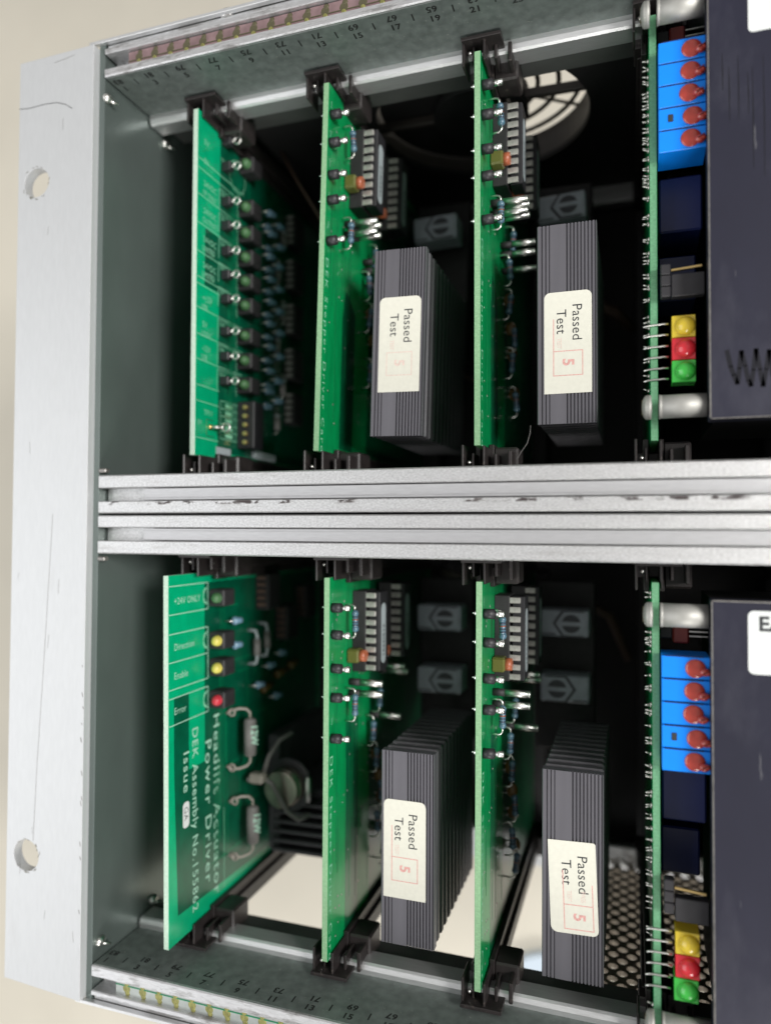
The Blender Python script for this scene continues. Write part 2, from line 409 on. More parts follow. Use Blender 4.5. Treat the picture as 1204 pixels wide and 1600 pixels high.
for s, p, sm, zc in ((1, tr, M_STRIPP, 126.65), (-1, br, M_STRIPG, -127.2)):
    b = B()
    b.box(7.5, XR, 1.3, 3.2, zc-1.95, zc+1.95, sm, .1)
    b.box(7.5, XR, 1.18, 1.3, zc-s*.75-.14, zc-s*.75+.14, M_TRACE1 if s < 0 else M_THREAD)
    RP('threaded_strip', b, None, p)
    b = B(); x = 11.0
    while x < XR-4:
        b.cyl((x, 1.34, zc), (x, 1.22, zc), 1.25, 1.05, M_THREAD if s > 0 else M_YEL, 12)
        b.cyl((x, 1.30, zc-s*1.15), (x, 1.1, zc-s*1.15), .75, .5, M_YEL, 8)
        b.cyl((x+.3, 1.30, zc+s*1.2), (x+.3, 1.12, zc+s*1.2), .8, .5, M_YEL if s < 0 else M_THREAD, 8)
        x += 5.08
    RP('threaded_hole', b, 'row of yellowish tapped holes', p, 'stuff')
    # flange skin (dark, dusty, printed), guide bar
    zf = 122.3*s
    b = B(); b.box(.5, XR, .9, 20.2, zf, zf-s*.06, M_FLANGE)
    RP('flange_face', b, None, p)
    b = B()
    prof = [(20.2, zf-s*.02), (20.2, zf-s*1.3), (20.6, zf-s*2.4), (21.2, zf-s*2.85), (26.5, zf-s*2.9), (26.5, zf+s*3), (20.2, zf+s*3)]
    b.prism(prof, 'x', .6, XR, M_ALU)
    RP('guide_bar', b, None, p)
    b = B(); b.box(.6, XR, 26.5, 38.2, min(zf+s*.6, zf+s*4), max(zf+s*.6, zf+s*4), M_COVER)
    RP('rail_web', b, None, p)
    # printed slot numbers: upright in one row, upside down in the other
    b = B()
    for k in range(0, 25):
        x = -2.44+5.08*(1+2*k); n1 = str(1+2*k); n2 = str(83-2*k)
        if x > XR-6: break
        zz = zf-s*.07
        nrm = -s
        if s > 0:   # seen from below: right is +x, picture-up is -y
            b.text(n1, (x, 7.3, zz), (1, 0, 0), (0, -1, 0), 2.75, M_PRINT, 1.05, align='CENTER', bold=.03)
            b.text(n2, (x, 2.2, zz), (-1, 0, 0), (0, 1, 0), 2.75, M_PRINT, 1.05, align='CENTER', bold=.03)
            b.box(x+4.90, x+5.26, 3.2, 5.6, zz-.02, zz, M_PRINT)
        else:
            b.text(n1, (x, 2.3, zz), (1, 0, 0), (0, 1, 0), 2.75, M_PRINT, 1.05, align='CENTER', bold=.03)
            b.text(n2, (x, 7.6, zz), (-1, 0, 0), (0, -1, 0), 2.75, M_PRINT, 1.05, align='CENTER', bold=.03)
            b.box(x+4.90, x+5.26, 3.6, 6.0, zz, zz+.02, M_PRINT)
    RP('printed_numbers', b, None, p)
# middle guide bars
for s, p in ((1, um), (-1, lm)):
    b = B(); b.box(.6, XR, 20, 26, s*2, s*10.2, M_COVER, .3); RP('guide_bar', b, None, p)
# cover edges
for s in (1, -1):
    b = B(); b.box(-4.6, XR, -.3, 1.2, s*132.0, s*132.9, M_ALU, .12)
    b.box(-1.9, XR, 1.2, 37.5, s*132.0, s*132.9, M_COVER)
    if s > 0:
        hole = [(x, y) for x, y in circle(94.5, 62, 33.5, 64)]
        b.plate([(0, 26.6), (XR, 26.6), (XR, 262), (0, 262)], [[q for q in circle(94.5, 62, 33.5, 64)]], 'z', 126.0, 127.2, M_DARK)
        RP('top_cover', b)
    else:
        RP('bottom_cover_lip', b)
# dome screws
b = B()
b.ball((38.5, 3.5, 132.9), 3.3, M_CHROME, (1, 1, .55)); RP('cover_screw', b)
for (x, y, z) in ((.4, 1.8, 117.0), (.4, 3.6, -117.6), (.4, 28.5, 117.6), (.4, 27, -117.3)):
    b = B(); b.ball((x, y, z), 1.5, M_TIN, (.8, 1.2, .9)); b.cyl((x, y-.6, z-.4), (x+2.2, y+1.6, z-1.2), .5, .35, M_TIN, 8)
    RP('side_screw', b)
for z in (12.0, -12.3):
    b = B(); b.box(.1, 2.6, .2, 2.2, z-.6, z+.6, M_WORN_HILITE, .3); RP('end_clip', b)
# perforated floor plate (ovals staggered)
holes = []
row = 0; y = 42.0
while y < 126:
    x = 126.3+(0 if row % 2 else 2.55)
    while x < 214:
        holes.append(circle(x, y, 1.5, 10, 1.0, .92)); x += 5.1
    y += 3.05; row += 1
b = B(); b.plate([(123.7, 38.2), (217, 38.2), (217, 128), (123.7, 128)], holes, 'z', -128.3, -126.9, mat('perforated_steel', (.26, .22, .17), .45, .3, ((300, 300, 300), .2)))
RP('perforated_plate', b)
b = B(); b.box(217, XR, 38.2, 200, -127.9, -126.9, M_COVER); RP('floor_plate', b)
# rear rails and dark back
for z0, s in ((122.3, 1), (10, -1), (-10, 1), (-122.3, -1)):
    b = B(); b.box(.6, XR, 119, 131, z0-(.5 if s > 0 else -.5)*0, z0+s*9, M_ALU if abs(z0) > 50 else M_COVER, .4)
    b.box(.6, XR, 117.5, 120.5, z0-s*3.2, z0+s*1, M_ALU if abs(z0) > 50 else M_COVER, .5)
    RP('rear_rail', b)
b = B(); b.box(.6, XR, 131, 134, -122, 122, M_DARK); RP('backplane', b)
b = B(); b.box(.6, XR, 240, 244, -132, 132, M_DARK); RP('back_panel', b)
b = B(); b.box(.6, XR, 131, 244, -132.5, -131, M_DARK); RP('floor_plate', b)
b = B(); b.box(XR, XR+2, .6, 244, -132, 132, M_SIDE); RP('side_panel', b)
# dark connector shells on the backplane
for tier in (0, 1):
    for cx in (22, 62, 104, 145, 187, 229):
        z0 = 20 if tier == 0 else -114
        b = B(); b.box(cx-4, cx+5, 116, 131, z0, z0+94, M_BLACKDULL, .6)
        for k in range(30): b.box(cx-1.2, cx+1.6, 115.8, 116.2, z0+3+k*3, z0+4.4+k*3, M_DARK)
        RP('backplane_connector', b)

for pts, rr, m in (([(26, 58, 126), (31, 60, 116), (38, 63, 104), (44, 70, 88), (46, 84, 70)], .55, M_BROWN), ([(60, 100, 118), (74, 92, 112), (90, 98, 104), (108, 108, 100), (128, 112, 98)], 1.6, M_BLACKDULL),
                   ([(70, 112, 60), (84, 100, 52), (96, 104, 44), (98, 112, 30)], .9, M_BROWN), ([(112, 112, 86), (122, 104, 80), (134, 106, 74), (140, 114, 70)], 2.0, M_BROWN),
                   ([(112, 112, -30), (122, 100, -28), (132, 104, -34), (138, 114, -50)], 1.6, M_BROWN), ([(70, 112, -20), (80, 98, -22), (92, 100, -20), (99, 112, -16)], 1.4, M_BEIGE)):
    b = B(); b.tube(pts, rr, m, 8); RP('wire', b)
# ------------------------------------------------------------------ card guides
def guide_mesh(s):
    """origin: card left face x, y=0, outer surface; s=+1 stands on the floor, s=-1 hangs from above"""
    b = B()
    def bx(x0, x1, y0, y1, z0, z1, bev=.12): b.box(x0, x1, y0, y1, min(s*z0, s*z1), max(s*z0, s*z1), M_PLASTIC, bev)
    bx(-3.6, 6.6, 14.2, 26, 0, .9)
    bx(-3.6, -3.0, 15.5, 23, .6, 6.6, .2)
    bx(1.9, 2.5, 15.0, 24, .6, 6.2, .2)
    bx(-1.3, -.75, 17.5, 30, .6, 4.6, .15)
    bx(-3.3, 6.4, 26, 34, 0, 4.2, .3)
    bx(3.0, 9.4, 24.5, 33.5, 0, 6.6, .5)
    bx(4.2, 5.0, 18, 24.5, .6, 4.4, .2)
    bx(7.6, 8.6, 19, 26, .2, 5.2, .2)
    bx(-1.6, -.25, 24, 116, 2.2, 7.4, .2)
    bx(1.85, 3.2, 24, 116, 2.2, 7.4, .2)
    bx(-2.6, 4.2, 30, 118, .0, 4.4, .3)
    bx(-3.4, 7.6, 108, 120, -1.0, 5.5, .4)
    b.ball((-2.0, 17.8, s*2.2), .55, M_TIN, (1, 1, 1), 8); b.ball((4.6, 19.0, s*2.6), .5, M_TIN, (1, 1, 1), 8)
    me = b.mesh('card_guide')
    return me
GF, GC = guide_mesh(1), guide_mesh(-1)
CARD_X_U = [20.4, 58.6, 102.4, 143.8, 187.0]; CARD_X_L = [20.3, 62.4, 102.6, 143.8, 187.0]
for x in CARD_X_U:
    link('card_guide', GC, rack, (x, 0, 133+119.2+2.2)); link('card_guide', GF, rack, (x, 0, 133+11.0))
for x in CARD_X_L:
    link('card_guide', GC, rack, (x, 0, 133-11.3)); link('card_guide', GF, rack, (x, 0, 133-119.5-2.0))

# ------------------------------------------------------------------ fan on the roof
fan = thing('cooling_fan', 'dark fan with a wire guard over the round hole in the roof', 'fan', (94.5, 62, 127.3))
FZ = 9.0
b = B()
b.plate([(-40, -40), (40, -40), (40, 40), (-40, 40)], [circle(0, 0, 33.4, 64)], 'z', 0.05, FZ, M_FANP)
part('frame', b, fan)
b = B(); b.cyl((0, 0, .5), (0, 0, FZ-1.2), 15, 15, M_DARK, 32); part('hub', b, fan)
b = B(); b.box(-.9, 33.6, -4.2, -2.2, 2.2, 5.0, M_FANP, .3, rot=Matrix.Rotation(math.radians(2), 4, 'Z')); part('strut', b, fan)
b = B(); b.box(-33.6, 0, -1.0, 1.0, 1.2, 4.0, M_FANP, .3); part('strut', b, fan)
for a0 in (88, 156, 224):  # blades on one side only, widened to block light leaking through the hole
    b = B(); pts = []
    for k in range(9):
        a = math.radians(a0+k*69/8); pts.append((32.4*math.cos(a), 32.4*math.sin(a)))
    for k in range(8, -1, -1):
        a = math.radians(a0+k*69/8); pts.append((13*math.cos(a), 13*math.sin(a)))
    b.prism(pts, 'z', 4.2, 5.4, M_DARK, ); part('blocking_blade', b, fan)
for i, R in enumerate((11.5, 17.8, 24.2, 31.2)):
    b = B(); b.torus((0, 0, FZ+.8), R, .78, M_WIREG, 'z', 48, 6); part('guard_ring', b, fan)
for a in (35, -48, 145, 225):
    b = B(); c, s_ = math.cos(math.radians(a)), math.sin(math.radians(a))
    b.tube([(12*c, 12*s_, FZ+1.6), (37*c, 37*s_, FZ+1.6)], .55, M_WIREG); part('guard_spoke', b, fan)

# ------------------------------------------------------------------ shared small parts
def m_post():
    b = B()
    b.cyl((0, 0, 0), (2.7, 0, 0), 1.28, 1.28, M_BLACK, 20); b.cyl((2.7, 0, 0), (2.9, 0, 0), 1.28, 1.0, M_BLACK, 20)
    return b.mesh('test_post')
def m_tip():
    b = B(); b.cyl((2.8, 0, 0), (4.9, 0, 0), .72, .82, M_TIN, 16); b.ball((4.9, 0, 0), .82, M_TIN, (.55, 1, 1), 14)
    b.torus((4.6, -.45, .1), .55, .22, M_CHROME, 'y', 14, 6)
    return b.mesh('tip')
POST, TIP = m_post(), m_tip()
def m_joint():
    b = B(); b.ball((-.15, 0, 0), .75, M_CHROME, (1.0, .95, .95), 12); b.cyl((-.6, 0, 0), (-1.2, 0, .1), .32, .2, M_CHROME, 8)
    return b.mesh('solder_joint')
JOINT = m_joint()
def m_resistor(L=6.2, rr=1.0):
    """axial resistor along z, body centred, leads bending back to the board at -x"""
    b = B()
    b.cyl((0, 0, -L/2+.9), (0, 0, L/2-.9), rr*.82, rr*.82, M_RES, 14)
    for s in (1, -1):
        b.ball((0, 0, s*(L/2-1.0)), rr, M_RES, (1, 1, .95), 14)
        b.tube([(0, 0, s*(L/2-.3)), (0, 0, s*(L/2+.7)), (-.4, 0, s*(L/2+1.2)), (-1.0, 0, s*(L/2+1.4)), (-2.6, 0, s*(L/2+1.4))], .28, M_TIN, 6)
    for z, m in ((-1.1, M_RESDARK), (-.35, M_RESDARK), (.4, M_RESBR), (1.15, M_RESDARK)):
        b.cyl((0, 0, z-.17), (0, 0, z+.17), rr*.86, rr*.86, m, 14)
    return b.mesh('resistor')
RES = m_resistor()
def m_chip(n=9):
    """socketed chip, lies on the card face: x away from card, z along, y=0 its front side"""
    Lz = n*2.54
    s = B()
    s.box(0, 4.1, 0, 9.0, -Lz/2, Lz/2, M_BLACKDULL, .2)
    sock = s.mesh('socket')
    b = B(); b.box(4.6, 8.0, .9, 8.1, -Lz/2+.2, Lz/2-.2, M_BLACK, .25)
    body = b.mesh('chip_body')
    p = B(); p.box(4.0, 6.9, .2, .65, -.78, .78, M_CHIPPIN, .12); p.box(6.4, 6.9, .3, 1.1, -.7, .7, M_CHIPPIN, .1)
    pin = p.mesh('pin')
    l = B(); l.plate(rrect(2.2, 6.0, -Lz/2+2.2, Lz/2-3.6, (1.7,)*4), [], 'x', 8.02, 8.08, M_CHIPLABEL)
    l.text('1666I612', (8.08, 4.95, -Lz/2+4.0), (0, 0, 1), (0, -1, 0), 2.3, M_INK, 1.08, bold=.02)
    lab = l.mesh('label')
    return sock, body, pin, lab, n
CHIP = m_chip()
def put_chip(card, x, y, z, label=None, back=False):
    sock, body, pin, lab, n = CHIP
    so = link('chip', body, card, (x, y, z), label)
    link('socket', sock, so)
    for k in range(n): link('pin', pin, so, (0, 0, (k-(n-1)/2)*2.54))
    link('paper_label', lab, so)
def m_rod():
    b = B(); b.cyl((0, 0, 0), (3.2, 0, 0), 1.0, 1.0, M_BLACKDULL, 12); b.cyl((3.2, 0, 0), (9.6, 0, 0), .95, .95, M_TIN, 16); b.ball((9.6, 0, 0), .95, M_TIN, (.5, 1, 1), 12)
    return b.mesh('metal_pin')
ROD = m_rod()
def m_arrow(flip=1):
    b = B()
    b.box(-7.5, 7.5, 0, 9, -4.2, 4.2, M_ARROW, .5)
    tip = -2.6*flip
    poly = [(tip, 0), (0.4*flip+tip*.2, 3.6), (6.2*flip, 3.6), (6.2*flip, -3.6), (0.4*flip+tip*.2, -3.6)]
    b.prism([(tip*1.0-1.0*flip, 0), (poly[1][0]-.75*flip, 4.0), (6.0*flip, 4.0), (6.0*flip, -4.0), (poly[1][0]-.75*flip, -4.0)], 'y', -.15, .2, M_ARROWD)
    b.prism(poly, 'y', -.6, .2, M_ARROW)
    b.box(-7.3*flip if flip > 0 else 2.6, -2.6*flip if flip > 0 else 7.3, -.12, .1, -3.7, -3.2, M_ARROWD)
    b.plate(circle(2.2*flip, 0, 2.9, 24), [], 'y', -.75, -.5, M_ARROWD)
    b.box(2.2*flip-3.0, 2.2*flip+3.0, -1.0, -.6, -.65, .65, M_ARROW, .1)
    return b.mesh('arrow_block')
ARROW, ARROWF = m_arrow(1), m_arrow(-1)

# heat sink: front plate grooved, fins stacked behind
def m_sink_front():
    b = B(); W = 14.4; H = 50.0
    prof = []; x = 0.0
    def ridge(x0, w, g, n):
        x = x0
        for k in range(n):
            prof.extend([(x, .45), (x+.05, 0), (x+w, 0), (x+w+.05, .45)]); x += w+g
            if k < n-1: prof.append((x, .45)) if False else None
        return x
    x = 0.0
    prof.append((0, .8)); prof.extend([(0, .2), (.2, 0), (1.0, 0), (1.05, .45), (1.35, .45), (1.4, 0), (1.95, 0), (2.0, .45), (2.25, .45), (2.3, 0)])
    prof.extend([(2.85, 0), (2.9, .35), (3.1, .35), (3.15, 0), (7.1, 0), (7.15, .6), (7.45, .6)])
    x = 7.5
    for k in range(8):
        prof.extend([(x, 0), (x+.42, 0), (x+.47, .5), (x+.80, .5)]); x += .85
    prof.extend([(W-.15, 0), (W, .2), (W, .8), (W, 2.6), (0, 2.6)])
    b.prism(prof, 'z', 0, H, M_SINK)
    return b.mesh('front_plate')
SINK_FRONT = m_sink_front()
def m_fin():
    b = B(); b.box(.1, 14.3, 0, 2.5, 0, 50, M_SINKD, .35); return b.mesh('fin')
FIN = m_fin()
def m_core():
    b = B(); b.box(.9, 12.7, 2.4, 49, 1.3, 48.7, M_SINKD); return b.mesh('core')
CORE = m_core()

def sticker(kind):
    W, H = 11.5, 25.4
    b = B()
    if kind == 'tilt': out = rrect(0, 11.2, 0, 22, (1.6, 1.4, .6, .1)); H = 22
    else: out = rrect(0, W, 0, H, (.15, .15, 1.5, 1.5))
    b.plate(out, [], 'y', -.10, 0, M_LABEL, .02)
    y = -.105
    top = H-3.2
    D, U = (0, 0, -1), (1, 0, 0)
    b.text('Passed', (6.9, y, top), D, U, 3.35, M_INK, 1.02)
    b.text('Test', (3.1, y, top-1.2), D, U, 3.35, M_INK, 1.02)
    st = M_STAMP if kind in ('red', 'bold') else M_FAINT
    if kind == 'tilt': st = M_STAMP
    x0, x1 = 2.2, 9.4; z1 = H*.42; z0 = z1-6.3
    if kind == 'tilt': z0, z1 = 1.0, 7.0; x0, x1 = 3.2, 10.2
    w = .22
    for (a, c, d, e) in ((x0, x0+w, z0, z1+8*(kind != 'faint')), (x1-w, x1, z0, z1+(5 if kind == 'tilt' else 0)), (x0+w, x1-w, z0, z0+w), (x0+w, x1-w, z1-w, z1)):
        b.box(a, c, -.118, -.1, d, e, st)
    b.text('5', (x0+2.4, y-.005, z1-2.0), D, U, 3.8, st, 1.0, bold=.03)
    b.text('TEST', (x0+1.0, y-.005, z1+3.3), D, U, 1.5, M_FAINT, .8)
    if kind == 'tilt': b.text('PASS', (x0+4.2, y-.005, z1+3.3), D, U, 1.5, M_FAINT, .8)
    return b.mesh('paper_sticker')

def traces(seed, m, y0=1.2, y1=22, z0=8, z1=92):
    rnd = random.Random(seed); b = B()
    for k in range(10):
        y = rnd.uniform(y0+2.2, y1); za = rnd.uniform(z0, 60); zb = rnd.uniform(za+15, z1)
        b.box(1.6, 1.645, y, y+.35, za, zb, m)
    for k in range(22):
        y = rnd.uniform(14, 90); za = rnd.uniform(z0, 80); zb = za+rnd.uniform(5, 25)
        b.box(1.6, 1.64, y, y+.4, za, min(zb, 97), m)
    for k in range(10):
        z = rnd.uniform(10, 90); y = rnd.uniform(16, 60)
        b.box(1.6, 1.64, y, y+rnd.uniform(5, 25), z, z+.4, m)
    return b

def board(parent, name='circuit_board', m=M_PCB, edge=M_EDGE, traces_seed=1):
    b = B(); b.box(0, 1.6, 0, 100, 0, 100, m, .06, front=edge)
    return part(name, b, parent)

def face_patch(card, polys, m):  # thin darker green patches on a card's right face
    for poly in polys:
        b = B(); b.prism(poly, 'x', 1.58, 1.612, m); part('dark_patch', b, card)

AZ_U = 82.6
def stepper_card(label, x, y, z, tilt, sink, stick, kind, seed, dz=0.0, upper=False, tz=0.0):
    c = thing('driver_card', label, 'circuit card', (x, y, z), 'stepper driver cards with finned heat sinks', (0, math.radians(tilt), 0))
    bd = board(c)
    part('copper_trace', traces(seed, M_TRACE), bd, kind='stuff')
    if upper: face_patch(c, [[(14, 2), (14, 40), (16, 48), (19, 47), (24, 43), (24, 2)], [(36, 2), (36, 98), (98, 98), (98, 2)]], M_PATCH)
    else: face_patch(c, [[(12, 2), (12, 59), (21.5, 59), (21.5, 2)], [(31, 2), (31, 98), (98, 98), (98, 2)]], M_PATCH)
    t = B(); t.text('DEK Stepper Driver Card', (1.62, .9 if not upper else 1.1, 53.0), (0, 0, -1), (0, 1, 0), 2.6, M_SILK, 1.26, 1.52)
    rnd = random.Random(seed+5)
    for zz in (96, 88, 80, 71, 63): t.text('TP%d' % rnd.randint(1, 9), (1.62, 1.4, zz), (0, 0, -1), (0, 1, 0), 1.3, M_SILK)
    part('printed_text', t, bd)
    zs = (92.0, 84.9, 76.0, 68.2, 57.5) if not upper else (92.0, 84.2, 75.4, 68.4, 57.3)
    for zz in zs:
        p = link('test_post', POST, c, (1.6, 1.7+rnd.uniform(-.15, .15), zz), rot=(rnd.uniform(-3, 3), rnd.uniform(-.05, .05), rnd.uniform(-.06, .06))); link('tip', TIP, p)
        link('solder_joint', JOINT, c, (0, 1.7, zz))
    cz = 84.0+dz
    put_chip(c, 1.6, 16.4, cz, 'nearer chip with a printed paper label')
    put_chip(c, 3.2, 34.5, cz+1.3-(1.0 if upper else 0), 'farther chip, behind the first')
    link('resistor', RES, c, (4.9, 10.2, 87.6+(1 if upper else 0)), rot=(rnd.uniform(-.06, .06), rnd.uniform(-.1, .1), 0))
    link('resistor', RES, c, (4.9, 10.4, 64.6-(2 if upper else 0)), None, None)
    for q in ((4.9, 31, 62), (4.6, 27, 52), (4.6, 29, 44), (5, 33, 34), (4.8, 30, 26), (4.8, 36, 16)):
        link('resistor', RES, c, (q[0]+rnd.uniform(-.4, .3), q[1]+rnd.uniform(-1, 1), q[2]+rnd.uniform(-1.5, 1.5)), rot=(rnd.uniform(-.1, .1), rnd.uniform(-.12, .12), 0))
    pd = B()
    for k in range(70):
        py, pz = rnd.uniform(4, 60), rnd.uniform(4, 97); pd.cyl((1.6, py, pz), (1.68, py, pz), rnd.uniform(.28, .5), .25, M_SOLDER, 8)
    part('solder_pad', pd, c, kind='stuff')
    # orange trimmed capacitor with amber body
    b = B(); b.box(0, 3.6, 0, 4.4, -1.9, 1.9, M_AMBER, .5); b.cyl((3.4, 2.2, 0), (5.2, 2.2, 0), 1.75, 1.6, M_ORANGE, 16)
    part('orange_component', b, c, (1.6, 11.8, 77.6+(.8 if upper else 0)))
    b = B(); b.box(0, 2.6, 0, 3.5, -1.7, 1.7, M_BROWN, .4); b.cyl((2.4, 1.8, 0), (5.6, 1.8, 0), 1.5, 1.5, M_ORANGE, 14)
    part('orange_component', b, c, (2.2, 29.5, 76.6))
    rods = [(14.6, 70.0), (14.6, 66.9)] if not upper else [(14.2, 66.9), (14.2, 63.9), (17.4, 66.9), (17.4, 63.9)]
    rods += [(31.5, 57.0)] if not upper else [(32, 54.5)]
    rods += [(35.5, 71.2), (38.5, 69.2)] if not upper else [(29.5, 58.4), (29.5, 61.2)]
    for (ry, rz) in rods: link('metal_pin', ROD, c, (1.6, ry, rz))
    for (ry, rz, m) in ((31, 45.5, M_YCAP), (36, 31, M_YCAP), (34, 38, M_YCAP), (40, 20, M_YCAP)):
        b = B(); b.ball((2.2, 0, 0), 1.9, m, (.9, .6, 1.1), 12); b.cyl((0, 0, -.9), (1.4, 0, -.9), .3, .3, M_TIN, 6); b.cyl((0, 0, .9), (1.4, 0, .9), .3, .3, M_TIN, 6)
        part('disc_capacitor', b, c, (1.6, ry, rz))
    # blocks with a raised arrow and a slotted dimple
    if upper:
        link('arrow_block', ARROW, c, (16.2, 58, AZ_U+(.3 if x > 80 else -.8)), rot=(0, math.radians(-3), 0))
    else:
        link('arrow_block', ARROW, c, (16.3, 58, 83.6)); link('arrow_block', ARROW if kind == 'l2' else ARROWF, c, (16.4, 58, 63.0))
    b = B(); b.box(6, 25, 72, 78, 40, 96, M_BLACKDULL, .5); part('relay', b, c)
    # heat sink
    sx, sy, sz = sink
    fr = link('heat_sink', SINK_FRONT, c, (sx, sy, sz))
    link('core', CORE, fr)
    for k in range(11): link('fin', FIN, fr, (0, 4.2+k*4.25, 0))
    stx, stz, rot = stick
    link('paper_sticker', sticker(kind_st[kind]), fr, (stx-sx, -.02, stz-sz), None, None, (0, math.radians(rot), 0))
    return c
kind_st = {'u2': 'faint', 'u3': 'bold', 'l2': 'red', 'l3': 'tilt', 'arrow': 'red'}
stepper_card('green driver card in the upper tier, second from the left, faintly stamped sticker', 58.6, 14.2, 17.1, 1.35, (14.4, 4.5, 4.3), (16.3, 16.0, 0), 'u2', 3, 0, True)
stepper_card('green driver card in the upper tier, right below the round fan hole', 102.4, 14.2, 17.1, -.05, (14.9, 5.5, 5.3), (16.6, 12.8, 0), 'u3', 3, 0, True)
stepper_card('green driver card in the lower tier, second board from the left, red stamped sticker', 62.4, 13.4, -116.8, 0, (14.2, 6.0, 4.6), (14.9, 16.6, 0), 'l2', 9, 0)
stepper_card('green driver card in the lower tier with a crooked sticker on its heat sink', 102.6, 14.1, -116.8, .2, (15.7, 4.5, 4.4), (17.9, 15.6, -2.2), 'l3', 9, 0)

# ------------------------------------------------------------------ upper left: power monitor card
c1 = thing('test_point_card', 'green card in the upper left slot with ring test points and green lamps', 'circuit card', (20.4, 13.7, 17.1))
bd = board(c1, m=M_PCB1, edge=M_EDGE1)
face_patch(c1, [[(12, 2), (12, 98), (98, 98), (98, 2)], [(4.2, 50), (4.2, 66.8), (11.95, 66.8), (11.95, 50)]], M_PATCH1)
b = B()
def sline(y0, y1, z0, z1, w=.22, m=M_SILK):
    b.box(1.6, 1.63, min(y0, y1)-(w/2 if y0 == y1 else 0), max(y0, y1)+(w/2 if y0 == y1 else 0), min(z0, z1)-(w/2 if z0 == z1 else 0), max(z0, z1)+(w/2 if z0 == z1 else 0), m)
for zz in (86.1, 83.3, 75.6, 67.3, 59.0, 51.6, 49.6, 42.8, 35.1, 27.8, 20.4, 15.8, 5.2): sline(.3, 26 if zz not in (20.4, 15.8, 5.2) else 12.5, zz, zz)
for zz in (78.5, 71.1, 63.3, 56.0, 48.6, 38.7, 31.1, 23.6):
    sline(11.6, 11.6, zz-2.6, zz+3.4, .2); sline(11.6, 22.5, zz+3.4, zz+3.4, .2); sline(22.5, 22.5, zz-3.0, zz+3.4, .2)
b.plate(circle(22, 90, 5, 24), [circle(22, 90, 4.75, 24)], 'x', 1.6, 1.63, M_SILK)
for k in range(6): sline(13.4, 26.0, 17.8-k*2.3, 17.8-k*2.3, .18)
sline(13.4, 13.4, 6.3, 17.8, .18); sline(26, 26, 6.3, 17.8, .18); sline(22.6, 22.6, 6.3, 17.8, .12)
for k in range(5): b.box(1.6, 1.632, 16.5, 20.5, 16.1-k*2.3, 17.2-k*2.3, M_SILK)
b.box(1.6, 1.66, 11.2, 19.6, .8, 3.6, M_CHIPLABEL)
rows = [(92.5, '0V', ''), (86.9, '0V', ''), (80.2, '24VDC', 'I/P ONLY'), (72.2, '24VDC', 'OUTPUTS'), (63.9, '24VDC', 'LIMITED'), (56.3, '24VDC', 'LIMITED'), (46.6, '+12V', 'USR'), (38.9, '5V', 'LOGIC'), (32, '-12V', 'USR')]
for zz, t1, t2 in rows:
    b.text(t1, (1.62, 3.2, zz-1.3), (0, 1, 0), (0, 0, 1), 2.5, M_SILK, 1.1, .85)
    if t2: b.text(t2, (1.62, 2.8, zz-4.0), (0, 1, 0), (0, 0, 1), 2.4, M_SILK, 1.1, .70)
for k, zz in enumerate((97, 89, 78.5, 71.1, 63.3, 56.0, 48.6, 38.7, 31.1, 23.6)):
    b.text('TP%d' % (k+1), (1.62, 12.3, zz+1.4), (0, 1, 0), (0, 0, 1), 1.8, M_SILK)
b.text('TP11', (1.62, 4.5, 12.2), (0, 1, 0), (0, 0, 1), 2.2, M_SILK)
b.text('0V', (1.62, 1.2, 9.0), (0, 1, 0), (0, 0, 1), 2.0, M_SILK)
sline(6.0, 9.6, 6.2, 6.2, .2, M_GOLD); sline(6.0, 9.6, 11, 11, .2, M_GOLD); sline(6, 6, 6.2, 11, .2, M_GOLD)
part('printed_text', b, bd)
part('copper_trace', traces(21, M_TRACE1, 14, 22), bd, kind='stuff')
def m_ring():
    b = B(); b.cyl((3.0, 0, 0), (3.5, 0, 0), .5, .5, M_TIN, 8); b.torus((4.7, 0, 0), 1.05, .36, M_TIN, 'y', 24, 8)
    return b.mesh('ring')
RING = m_ring()
b = B(); b.box(0, 3.0, -1.3, 1.3, -1.35, 1.35, M_BLACK, .35); SQ = b.mesh('test_post')
for zz in (97.0, 89.3, 78.5, 71.1, 63.3, 56.0, 48.6, 38.7, 31.1, 23.6):
    p = link('test_post', SQ, c1, (1.6, 13.9, zz)); link('ring', RING, p)
# large tinned loop at the bottom
b = B(); b.ball((.4, 0, 0), .9, M_GOLD, (.6, 1, 1), 12); b.cyl((0.4, 0, 0), (3.0, 1.6, 0), .55, .5, M_TIN, 10); b.torus((4.4, 1.9, 0), 1.25, .38, M_TIN, 'y', 24, 8)
part('test_loop', b, c1, (1.6, 7.6, 8.9))
def m_sideled(lens, name='lamp'):
    h = B(); h.box(0, 5.2, 3.0, 9.4, -2.5, 2.5, M_BLACKDULL, .4); hh = h.mesh('lamp_holder')
    l = B(); l.ball((3.0, 2.6, 0), 1.55, lens, (1, 1.2, 1), 18); l.cyl((3.0, 2.6, 0), (3.0, 4, 0), 1.55, 1.55, lens, 18); ll = l.mesh('lens')
    return hh, ll
LH, LG = m_sideled(M_LEDGD); _, LY = m_sideled(M_LEDYD); _, LR = m_sideled(M_LEDRD)
for zz in (94.4, 80.6, 72.4, 64.6, 57.0, 49.3, 39.8, 32.0, 24.4):
    p = link('indicator_lamp', LH, c1, (1.6, 19.6, zz-.3)); link('lens', LG, p)
